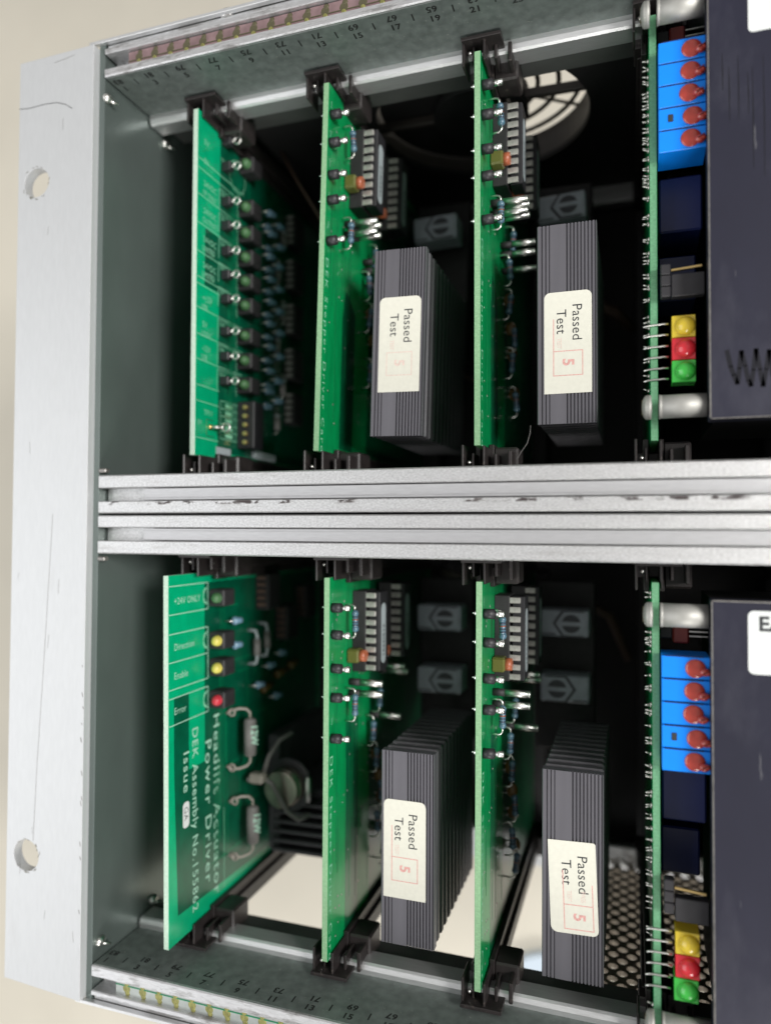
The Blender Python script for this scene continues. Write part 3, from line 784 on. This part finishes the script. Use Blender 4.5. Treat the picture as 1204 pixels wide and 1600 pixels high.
# standing resistors seen end on, and dark parts behind
def m_endres():
    b = B(); b.cyl((0, 0, 0), (1.0, 2.2, 0), 1.0, 1.0, M_RES2, 14); b.ball((0, .1, 0), 1.3, M_RES2, (1, .8, 1), 14)
    b.cyl((0, -1.6, 0), (0, 0, 0), .28, .28, M_TIN, 6); b.cyl((0, -1.6, 0), (-2.5, -1.6, 0), .28, .28, M_TIN, 6); return b.mesh('resistor')
ER = m_endres()
rnd = random.Random(4)
for zz in (83, 76, 68.5, 61, 53.5, 46, 38, 30, 23):
    for (yy, dz, xx) in ((37, 1.6, 5.2), (42.5, -.6, 5.6), (38.5, -2.6, 3.6)):
        link('resistor', ER, c1, (xx, yy+rnd.uniform(-.6, .6), zz+dz+rnd.uniform(-.4, .4)))
for k, zz in enumerate((86, 70, 54, 38, 22)):
    b = B(); b.box(0, 4.2, 0, 8, -5.5, 5.5, M_BLACKDULL, .3)
    for j in range(5): b.box(1.0, 3.4, -.5, .1, -4.8+j*2.2, -3.6+j*2.2, M_CHIPPIN, .1)
    part('chip', b, c1, (1.6, 55, zz))
for k in range(6):
    b = B(); b.cyl((0, 0, -3), (0, 0, 3), 1.1, 1.1, M_WHITEWIRE, 12); b.cyl((0, 0, 1.6), (0, 0, 2.2), 1.13, 1.13, M_CHIPLABEL, 12); b.tube([(0, 0, 3), (0, 0, 4), (-2, 0, 4.4)], .3, M_TIN, 6); b.tube([(0, 0, -3), (0, 0, -4), (-2, 0, -4.4)], .3, M_TIN, 6)
    part('diode', b, c1, (4.0, 46+4*(k % 2), 16+k*13))
b = B(); b.box(0, 6.0, 0, 6.5, -7.4, 7.4, M_BLACK, .3); hd = part('pin_header', b, c1, (1.6, 23.2, 11.6))
b = B(); b.cyl((3.2, .6, 0), (3.2, -1.0, 0), .85, .7, M_GOLD, 12); GP = b.mesh('gold_pin')
for k in range(5): link('gold_pin', GP, hd, (0, 0, 5.5-k*2.75))
b = B(); b.box(0, 2, 0, 14, -1.2, 1.2, M_CHIPLABEL, .3); part('connector_strip', b, c1, (1.6, 32, 3.2))

# ------------------------------------------------------------------ lower left: head lift card
c2 = thing('actuator_card', 'bluish green card in the lower left slot with white lettering and coloured lamps', 'circuit card', (20.3, 4.4, -116.8), None, (0, math.radians(-.9), 0))
bd = board(c2, m=M_PCB1, edge=M_EDGE1)
face_patch(c2, [[(2.5, 66.3), (9.6, 66.3), (9.6, 45), (17.6, 45), (17.6, 97), (97, 97), (97, 3), (4.2, 7), (2.5, 47)]], M_PATCH1)
b = B()
def boxline(z0, z1):
    sline(.3, 19.4, z0, z0, .24, M_SILKW); sline(.3, 19.4, z1, z1, .24, M_SILKW); sline(19.4, 19.4, z0, z1, .24, M_SILKW)
    zc = (z0+z1)/2
    pts = [(19.4-2.4*math.sin(PI*k/8), zc+2.4*math.cos(PI*k/8)) for k in range(9)]
    for (ya, za), (yb, zb) in zip(pts, pts[1:]):
        b.box(1.6, 1.63, min(ya, yb)-.06, max(ya, yb)+.06, min(za, zb)-.06, max(za, zb)+.06, M_SILK)
boxline(89.2, 97.0); boxline(76.2, 83.9); sline(.3, 19.4, 68.8, 68.8, .24, M_SILKW); sline(19.4, 19.4, 68.8, 76, .24, M_SILKW); boxline(59.1, 66.4)
for zz, t_ in ((91.9, '+24V ONLY'), (79.3, 'Direction'), (71.4, 'Enable'), (61.8, 'Error')):
    b.text(t_, (1.62, 2.6, zz), (0, 1, 0), (0, 0, 1), 2.7, M_SILKW, 1.1, .85)
D, U = (0, 0, -1), (0, 1, 0)
b.text('DEK Assembly No.155862', (1.62, 11.3, 56.2), D, U, 3.9, M_SILKW, 1.12, 1.10, .004)
b.text('Issue', (1.62, 7.0, 50.6), D, U, 3.8, M_SILKW, 1.17, 1.30, .004)
b.plate(rrect(6.6, 9.6, 29.4, 36.5, (1.1,)*4), [], 'x', 1.6, 1.66, M_WHITELAB)
b.text('GA', (1.66, 7.2, 35.2), D, U, 2.6, M_INK, 1.1)
b.text('Headlift Actuator', (1.62, 22.4, 57.6), D, U, 4.7, M_SILKW, 1.16, 1.36, .004)
b.text('Power Driver', (1.62, 17.9, 51.0), D, U, 4.5, M_SILKW, 1.18, 1.40, .004)
sline(25.5, 25.5, 33, 55, .2); sline(28, 28, 4, 28, .2)
part('printed_text', b, bd)
part('copper_trace', traces(31, M_TRACE1, 22, 30), bd, kind='stuff')
for zz, lens, m in ((92.4, LG, 0), (79.8, LY, 0), (71.8, LY, 0), (62.4, LR, 0)):
    p = link('indicator_lamp', LH, c2, (1.6, 16.8, zz)); link('lens', lens, p)
# fat axial parts marked with white figures, on looped leads
def m_fuse():
    b = B(); b.cyl((0, 0, -5), (0, 0, 5), 1.9, 1.9, M_WHITEWIRE, 16)
    for s in (1, -1):
        b.ball((0, 0, s*5), 1.9, M_WHITEWIRE, (1, 1, .5), 14)
        b.tube([(0, 0, s*5.4), (0, 0, s*7.6), (-1, -.6, s*8.8), (-2.6, -2.4, s*9.2), (-4.4, -4, s*8.8), (-5.6, -4.6, s*8)], .45, M_BEIGE, 8)
        b.torus((-3.8, -4.4, s*8.4), 1.0, .38, M_BEIGE, 'y', 14, 6)
    b.text('12W', (1.25, -1.5, 4.2), (0, 0, -1), (.75, .66, 0), 2.9, M_SILKW, 1.1, 1.0, .02)
    return b.mesh('power_resistor')
PR = m_fuse()
link('power_resistor', PR, c2, (7.6, 33.5, 48.2)); link('power_resistor', PR, c2, (7.8, 34.5, 21.0))
# small parts further in
for q in ((4.4, 30, 84.5), (4.4, 30, 77.0), (4.6, 52, 67), (4.8, 60, 70), (4.6, 44, 62), (4.8, 56, 56)):
    link('resistor', ER, c2, q)
for (yy, zz) in ((43, 74.5), (50, 76)):
    b = B(); b.tube([(0, 0, 5.5), (3, 0, 5.2), (3.4, 0, 3.5), (3.4, 0, -3.5), (3, 0, -5.2), (0, 0, -5.5)], .6, M_CHIPLABEL, 8); b.cyl((3.4, 0, -2.6), (3.4, 0, 2.6), 1.15, 1.15, M_WHITEWIRE, 12)
    part('diode', b, c2, (1.6, yy, zz))
for (yy, zz, L) in ((50, 59.5, 6), (60, 62.5, 7), (70, 64, 6)):
    b = B(); b.cyl((2, 0, 0), (2, L, .5), 1.3, 1.1, M_YCAP, 12); b.ball((2, 0, 0), 1.5, M_YCAP, (1, .7, 1), 12); b.cyl((0, .5, -.6), (2, .5, -.6), .3, .3, M_TIN, 6)
    part('tantalum_capacitor', b, c2, (1.6, yy, zz))
for (yy, zz) in ((62, 80), (78, 86), (48, 92)):
    b = B(); b.box(0, 5, 0, 9, -6, 6, M_BLACKDULL, .4)
    for j in range(5): b.box(1.0, 4, -.5, .1, -4.8+j*2.2, -3.6+j*2.2, M_BROWN, .1)
    part('chip', b, c2, (1.6, yy, zz))
# finned black sink with a metal can transistor and sleeved wires
hs = B(); hs.box(4, 8, 52, 92, 6.2, 44, M_SINKD, .4); hs.box(4, 44, 58, 92, 22, 25, M_SINKD, .3)
hso = part('heat_sink', hs, c2, label='black heat sink with flat horizontal fins')
for k in range(6):
    b = B(); b.box(6, 44, 50+k*.5, 92, 6.4+k*2.9, 7.6+k*2.9, M_SINKD, .3); part('fin', b, hso)
b = B(); b.box(3, 46, 73, 86, -3.4, -1.6, M_TIN, .3); part('bracket', b, hso)
b = B(); b.cyl((0, 0, 0), (0, -5, 0), 6.3, 6.3, M_COPPER, 40); b.cyl((0, 0, 0), (0, 1.0, 0), 8.6, 8.6, M_SINKD, 40); b.cyl((0, -5, 0), (0, -5.6, 0), 6.3, 5.5, M_COPPER, 40)
b.cyl((8.2, -2, -4), (8.2, -2, 4), 1.0, 1.0, M_TIN, 12)
part('transistor_can', b, c2, (12.0, 50.5, 28.5))
b = B(); b.tube([(5, 36, 34.0), (8.5, 38.5, 34.6), (11, 41, 32), (12.8, 43, 27), (14.5, 45, 22), (17.5, 47, 19.0), (20.5, 49, 20.4)], .8, M_WHITEWIRE, 10)
part('sleeved_wire', b, c2)
b = B(); b.tube([(8.8, 40, 35.5), (9.5, 42, 40), (11.8, 45, 44.5), (15, 48, 46.5)], .75, M_WHITEWIRE, 10); part('sleeved_wire', b, c2)
b = B(); b.box(0, 5, 0, 4, -1.5, 1.7, M_BEIGE, .7); part('terminal', b, c2, (5.5, 35.5, 34.4))

# ------------------------------------------------------------------ right: cards with trimmers, lamps and the boxed front
def m_trimmer():
    b = B(); b.box(0, 10.0, 0, 9, -2.43, 2.43, M_BLUE, .12); b.box(.6, 8.6, -.02, .5, 2.30, 2.52, M_NAVY)
    return b.mesh('trimmer')
TRIM = m_trimmer()
def m_blob(seed):
    rnd = random.Random(seed)
    b = B(); b.ball((7.0, 0.0, 0), 2.15, M_PAINT, (1.0, .22, .95), 24)
    b.ball((8.8, -.6, -.5-rnd.random()*.4), 1.15, M_PAINT, (1, .75, .8), 16); b.ball((9.4, -.8, -.3-rnd.random()*.5), .75, M_PAINT, (1, .9, .8), 12)
    b.box(8.2, 9.9, -1.6, -1.2, -.75, -.45, M_REDC, .1, rot=Matrix.Translation((9, 0, -.6)) @ Matrix.Rotation(math.radians(-28), 4, 'Y') @ Matrix.Translation((-9, 0, .6)))
    return b.mesh('paint_blob')
BLOBS = [m_blob(i) for i in range(3)]
def m_led(lens):
    b = B(); b.box(0, 5.0, 0, 5.0, -2.47, 2.47, lens, .12)
    b.ball((2.9, .1, 0), 2.15, lens, (1, .8, 1), 24)
    return b.mesh('lamp')
LEDM = [m_led(M_LEDY), m_led(M_LEDR), m_led(M_LEDG)]
b = B(); b.tube([(-2.0, 0, -.35), (-1.0, 0, -.1), (0, 0, 0), (1.6, 0, 0), (2.2, 0, 0.1), (3.4, 0, 0)], .26, M_TIN, 6); LEAD = b.mesh('lead')
b = B(); b.cyl((0, 0, 0), (-1.5, 0, .1), .28, .24, M_SOLDER, 8); b.ball((-.1, 0, 0), .55, M_SOLDER, (.8, 1, 1), 10); SPIN = b.mesh('solder_pin')
b = B(); b.ball((-.9, 0, 0), 2.75, M_SPACER, (.40, 1, 1), 24); b.cyl((-.9, 0, 0), (0, 0, 0), 2.75, 2.75, M_SPACER, 28); b.box(-2.02, -1.7, -.4, .4, -1.7, 1.7, M_THREAD); SHEAD = b.mesh('screw_head')
b = B(); b.cyl((1.6, 0, 0), (11.4, 0, 0), 2.6, 2.6, M_SPACER, 32); b.cyl((1.6, 0, 0), (2.2, 0, 0), 2.75, 2.6, M_SPACER, 32); SPACER = b.mesh('spacer')
b = B(); b.box(0, 2.1, 0, 2.4, -1.2, 1.2, M_BLACK, .2); HB = b.mesh('header_block')
b = B(); b.box(0, 6.9, 0, 2.5, -2.55, 2.55, M_BLACK, .15); JUMP = b.mesh('jumper')
b = B(); b.box(0, 6.6, 0, .6, -.3, .3, M_GOLD, .08); GPIN = b.mesh('gold_pin')

def display_card(label, x, y, z, lower):
    """local y: 0 at board front edge (world 14); z: 0 at board bottom"""
    c = thing('display_card', label, 'circuit card', (x, y, z))
    bd = board(c, m=M_PCB, edge=M_EDGE4)
    L = lambda wz: wz-z                       # world height to local
    tz0 = (104.6 if not lower else -34.2)      # centre of the top trimmer
    for k in range(5):
        t = link('trimmer', TRIM, c, (1.9, -4.2, L(tz0-5.12*k))); link('paint_blob', BLOBS[(k*2+lower) % 3], t, (-.25*(k % 3)+(.2 if k == 3 else 0), -.05, .1*((k*7) % 3-1)))
    b = B(); b.box(4.0, 5.1, -4.32, -4.2, -.9, .8, M_INK, .1, rot=Matrix.Rotation(math.radians(25), 4, 'Y') if False else None)
    part('ink_mark', b, c, (-.1, 0, L(tz0-5.12*3)+.1))
    b = B(); b.box(0, 9.6, 0, 16, -6.6, 6.6, M_NAVY, .4); part('relay', b, c, (2.2, 6, L(tz0-5.12*5-5.2)))
    b = B(); b.box(0, 8.6, 0, 14, -5.5, 5.5, M_NAVY, .4); part('relay', b, c, (2.2, 12, L(tz0-5.12*5-21)))
    # dark red block with pins above the trimmers
    zr = 112.5 if not lower else -26.5
    b = B(); b.box(4.6, 8.2, 4, 12, -3.6, 3.2, M_REDC, .4); b.box(1.8, 4.6, 4, 11, -2.6, 2.6, M_BLACKDULL, .3)
    for j in range(5): b.box(8.0, 12.4, 5+j*.5, 5.5+j*.5, 2.2-j*1.15, 2.55-j*1.15, M_TIN)
    for j in range(4): b.box(1.0, 4.4, 4.4, 4.8, 2.0-j*1.3, 2.3-j*1.3, M_TIN)
    part('resistor_array', b, c, (0, 0, L(zr)))
    # header, jumper, gold pin
    zh = 52.8 if not lower else -85.4
    for k in range(3): link('header_block', HB, c, (2.2, -3, L(zh+2.6-2.54*k))); link('solder_pin', SPIN, c, (0, 1.6, L(zh+2.4-2.54*k)))
    link('jumper', JUMP, c, (4.5, -3.1, L(zh-1.3 if not lower else zh-2.4))); link('gold_pin', GPIN, c, (4.4, -2.2, L(zh+2.5 if not lower else zh+1.9)), rot=(0, math.radians(-4 if not lower else 5), 0))
    zl = 42.2 if not lower else -95.2
    for k in range(3):
        lo = link('lamp', LEDM[k], c, (4.5-(.3 if (k == 2 and lower) else 0), -2.6, L(zl-5.1*k)), ('yellow', 'red', 'green')[k]+' square lamp')
        for j in (1.25, -1.25):
            link('lead', LEAD, lo, (-4.0, 2.0, j))
    for zz in ((113.7, 23.7) if not lower else (-22.7, -112.4)):
        s_ = link('spacer', SPACER, c, (0, -5, L(zz))); link('screw_head', SHEAD, s_, (0, 0, 0))
    # solder side pins
    rnd = random.Random(11+lower)
    zs = []
    if not lower:
        for k in range(30): zs.append(107-k*1.02+rnd.uniform(-.3, .3))
        zs += [79, 76.5, 74, 70, 68, 64.6, 61.3, 59.5]
        zs += [45, 43.6]
    else:
        zs += [-18.5, -19.4, -27.6, -28.6, -29.6, -30.6, -35, -40, -41, -44.5, -45.6, -46.6, -52, -53, -58.5, -59.6, -60.6, -64, -67.5, -70, -72.5, -75, -77.5, -80, -112]
    for zz in zs:
        link('solder_pin', SPIN, c, (0, 1.2+rnd.uniform(0, 1.2)+(1.6 if rnd.random() < .4 else 0), L(zz)), rot=(0, rnd.uniform(-.35, .35), rnd.uniform(-.3, .3)))
    for k in range(26):
        link('solder_pin', SPIN, c, (0, 6+rnd.uniform(0, 8), L((105-k*3.1) if not lower else (-24-k*3.1))), rot=(0, rnd.uniform(-.3, .3), rnd.uniform(-.3, .3)))
    return c
d1 = display_card('upper board beside the dark box, with blue trimmers, jumper and three square lamps', 143.8, 14.0, 16.8, 0)
d2 = display_card('lower board beside the dark box, with blue trimmers, jumper and three square lamps', 143.8, 14.0, -115.9, 1)
# dark boxed fronts screwed to the cards through the spacers
for c, lower in ((d1, 0), (d2, 1)):
    z0, z1 = (19.9, 121.0) if not lower else (-120.5, -18.7)
    oz = 16.8 if not lower else -115.9
    ox, oy = 143.8, 14.0
    b = B(); x0 = 155.5-ox
    b.box(x0, x0+96, 5-oy, 10.5-oy, z0-oz, z1-oz, M_NAVYBOX, .35, seg=2)
    b.box(x0+2.5, x0+94, 10.5-oy, 60-oy, z0+2-oz, z1-2-oz, M_DARK)
    bx = part('box_front', b, c, label='dark blue painted box front, %s one' % ('lower' if lower else 'upper'))
    b = B(); b.box(x0-.04, x0+.28, 4.92-oy, 5.35-oy, z0-oz+.3, z1-oz-.3, M_WORN_HILITE, .08)  # paler strips put an edge highlight into the colour
    b.box(x0+.2, x0+95.6, 4.94-oy, 5.3-oy, (z1-oz-.35) if lower else (z0-oz+.05), (z1-oz-.02) if lower else (z0-oz+.3), M_WORN_HILITE, .06)
    part('wear_and_edge_highlight', b, bx)
    if lower:
        b = B(); b.plate(rrect(162.5-ox, 200-ox, -33.9-oz, -20.7-oz, (1.2,)*4), [], 'y', 4.86-oy, 4.99-oy, M_WHITELAB)
        b.text('EA', (164.45-ox, 4.86-oy, -24.75-oz), (1, 0, 0), (0, 0, 1), 4.2, M_INK, 1.02, bold=.035)
        part('white_label', b, bx)
    else:
        b = B(); b.plate(rrect(163.5-ox, 200-ox, 102.4-oz, 116-oz, (1.1,)*4), [], 'y', 4.86-oy, 4.99-oy, M_WHITELAB)
        part('white_label', b, bx)
        b = B()                                  # black marker scrawl
        pts = [(158.9, 34.5), (159.6, 31), (160.2, 29.2), (160.9, 27.2), (161.3, 30.5), (161.7, 34.2), (162.4, 31), (163.0, 27.8), (163.5, 26.6), (164.0, 30), (164.5, 34.4), (165.2, 30), (165.8, 26.4), (166.4, 30), (167, 34), (167.6, 29), (168.2, 26), (169, 33)]
        mk = mat('marker_ink', (.009, .009, .013), .38, spec=.3)
        for (xa, za), (xb, zb) in zip(pts, pts[1:]):
            d = Vector((xb-xa, zb-za)).normalized(); n = Vector((-d.y, d.x))*.46
            b.prism([(xa-n.x-ox-d.x*.1, za-n.y-oz-d.y*.1), (xb-n.x-ox+d.x*.1, zb-n.y-oz+d.y*.1), (xb+n.x-ox+d.x*.1, zb+n.y-oz+d.y*.1), (xa+n.x-ox-d.x*.1, za+n.y-oz-d.y*.1)], 'y', 4.985-oy, 4.995-oy, mk)
        for (xa, z_a, L_) in ((161.4, 98, 14), (159.6, 96, 12), (164.2, 95, 22), (163.3, 94, 9), (166.3, 97, 26), (158.3, 99, 8)):
            q = B(); q.prism([(xa-ox, z_a-oz), (xa-ox+.10, z_a-oz), (xa-ox+.32, z_a-oz-L_*.5), (xa-ox+.22, z_a-L_-oz), (xa-ox+.10, z_a-L_-oz)], 'y', 4.985-oy, 4.995-oy, mk); part('marker_streak', q, bx)
        part('marker_scrawl', b, bx)

# a stray fibre caught beside the guide
b = B(); b.tube([(117.4, 6, 20.4), (117.3, 6, 18.6), (116.6, 6, 16.2), (115.2, 6, 14.2), (114.2, 6, 12.4)], .06, M_WHITEWIRE, 5)
o = part('lint_fibre', b, None); o['label'] = 'thin curved fibre standing on the middle rail'; o['category'] = 'fibre'
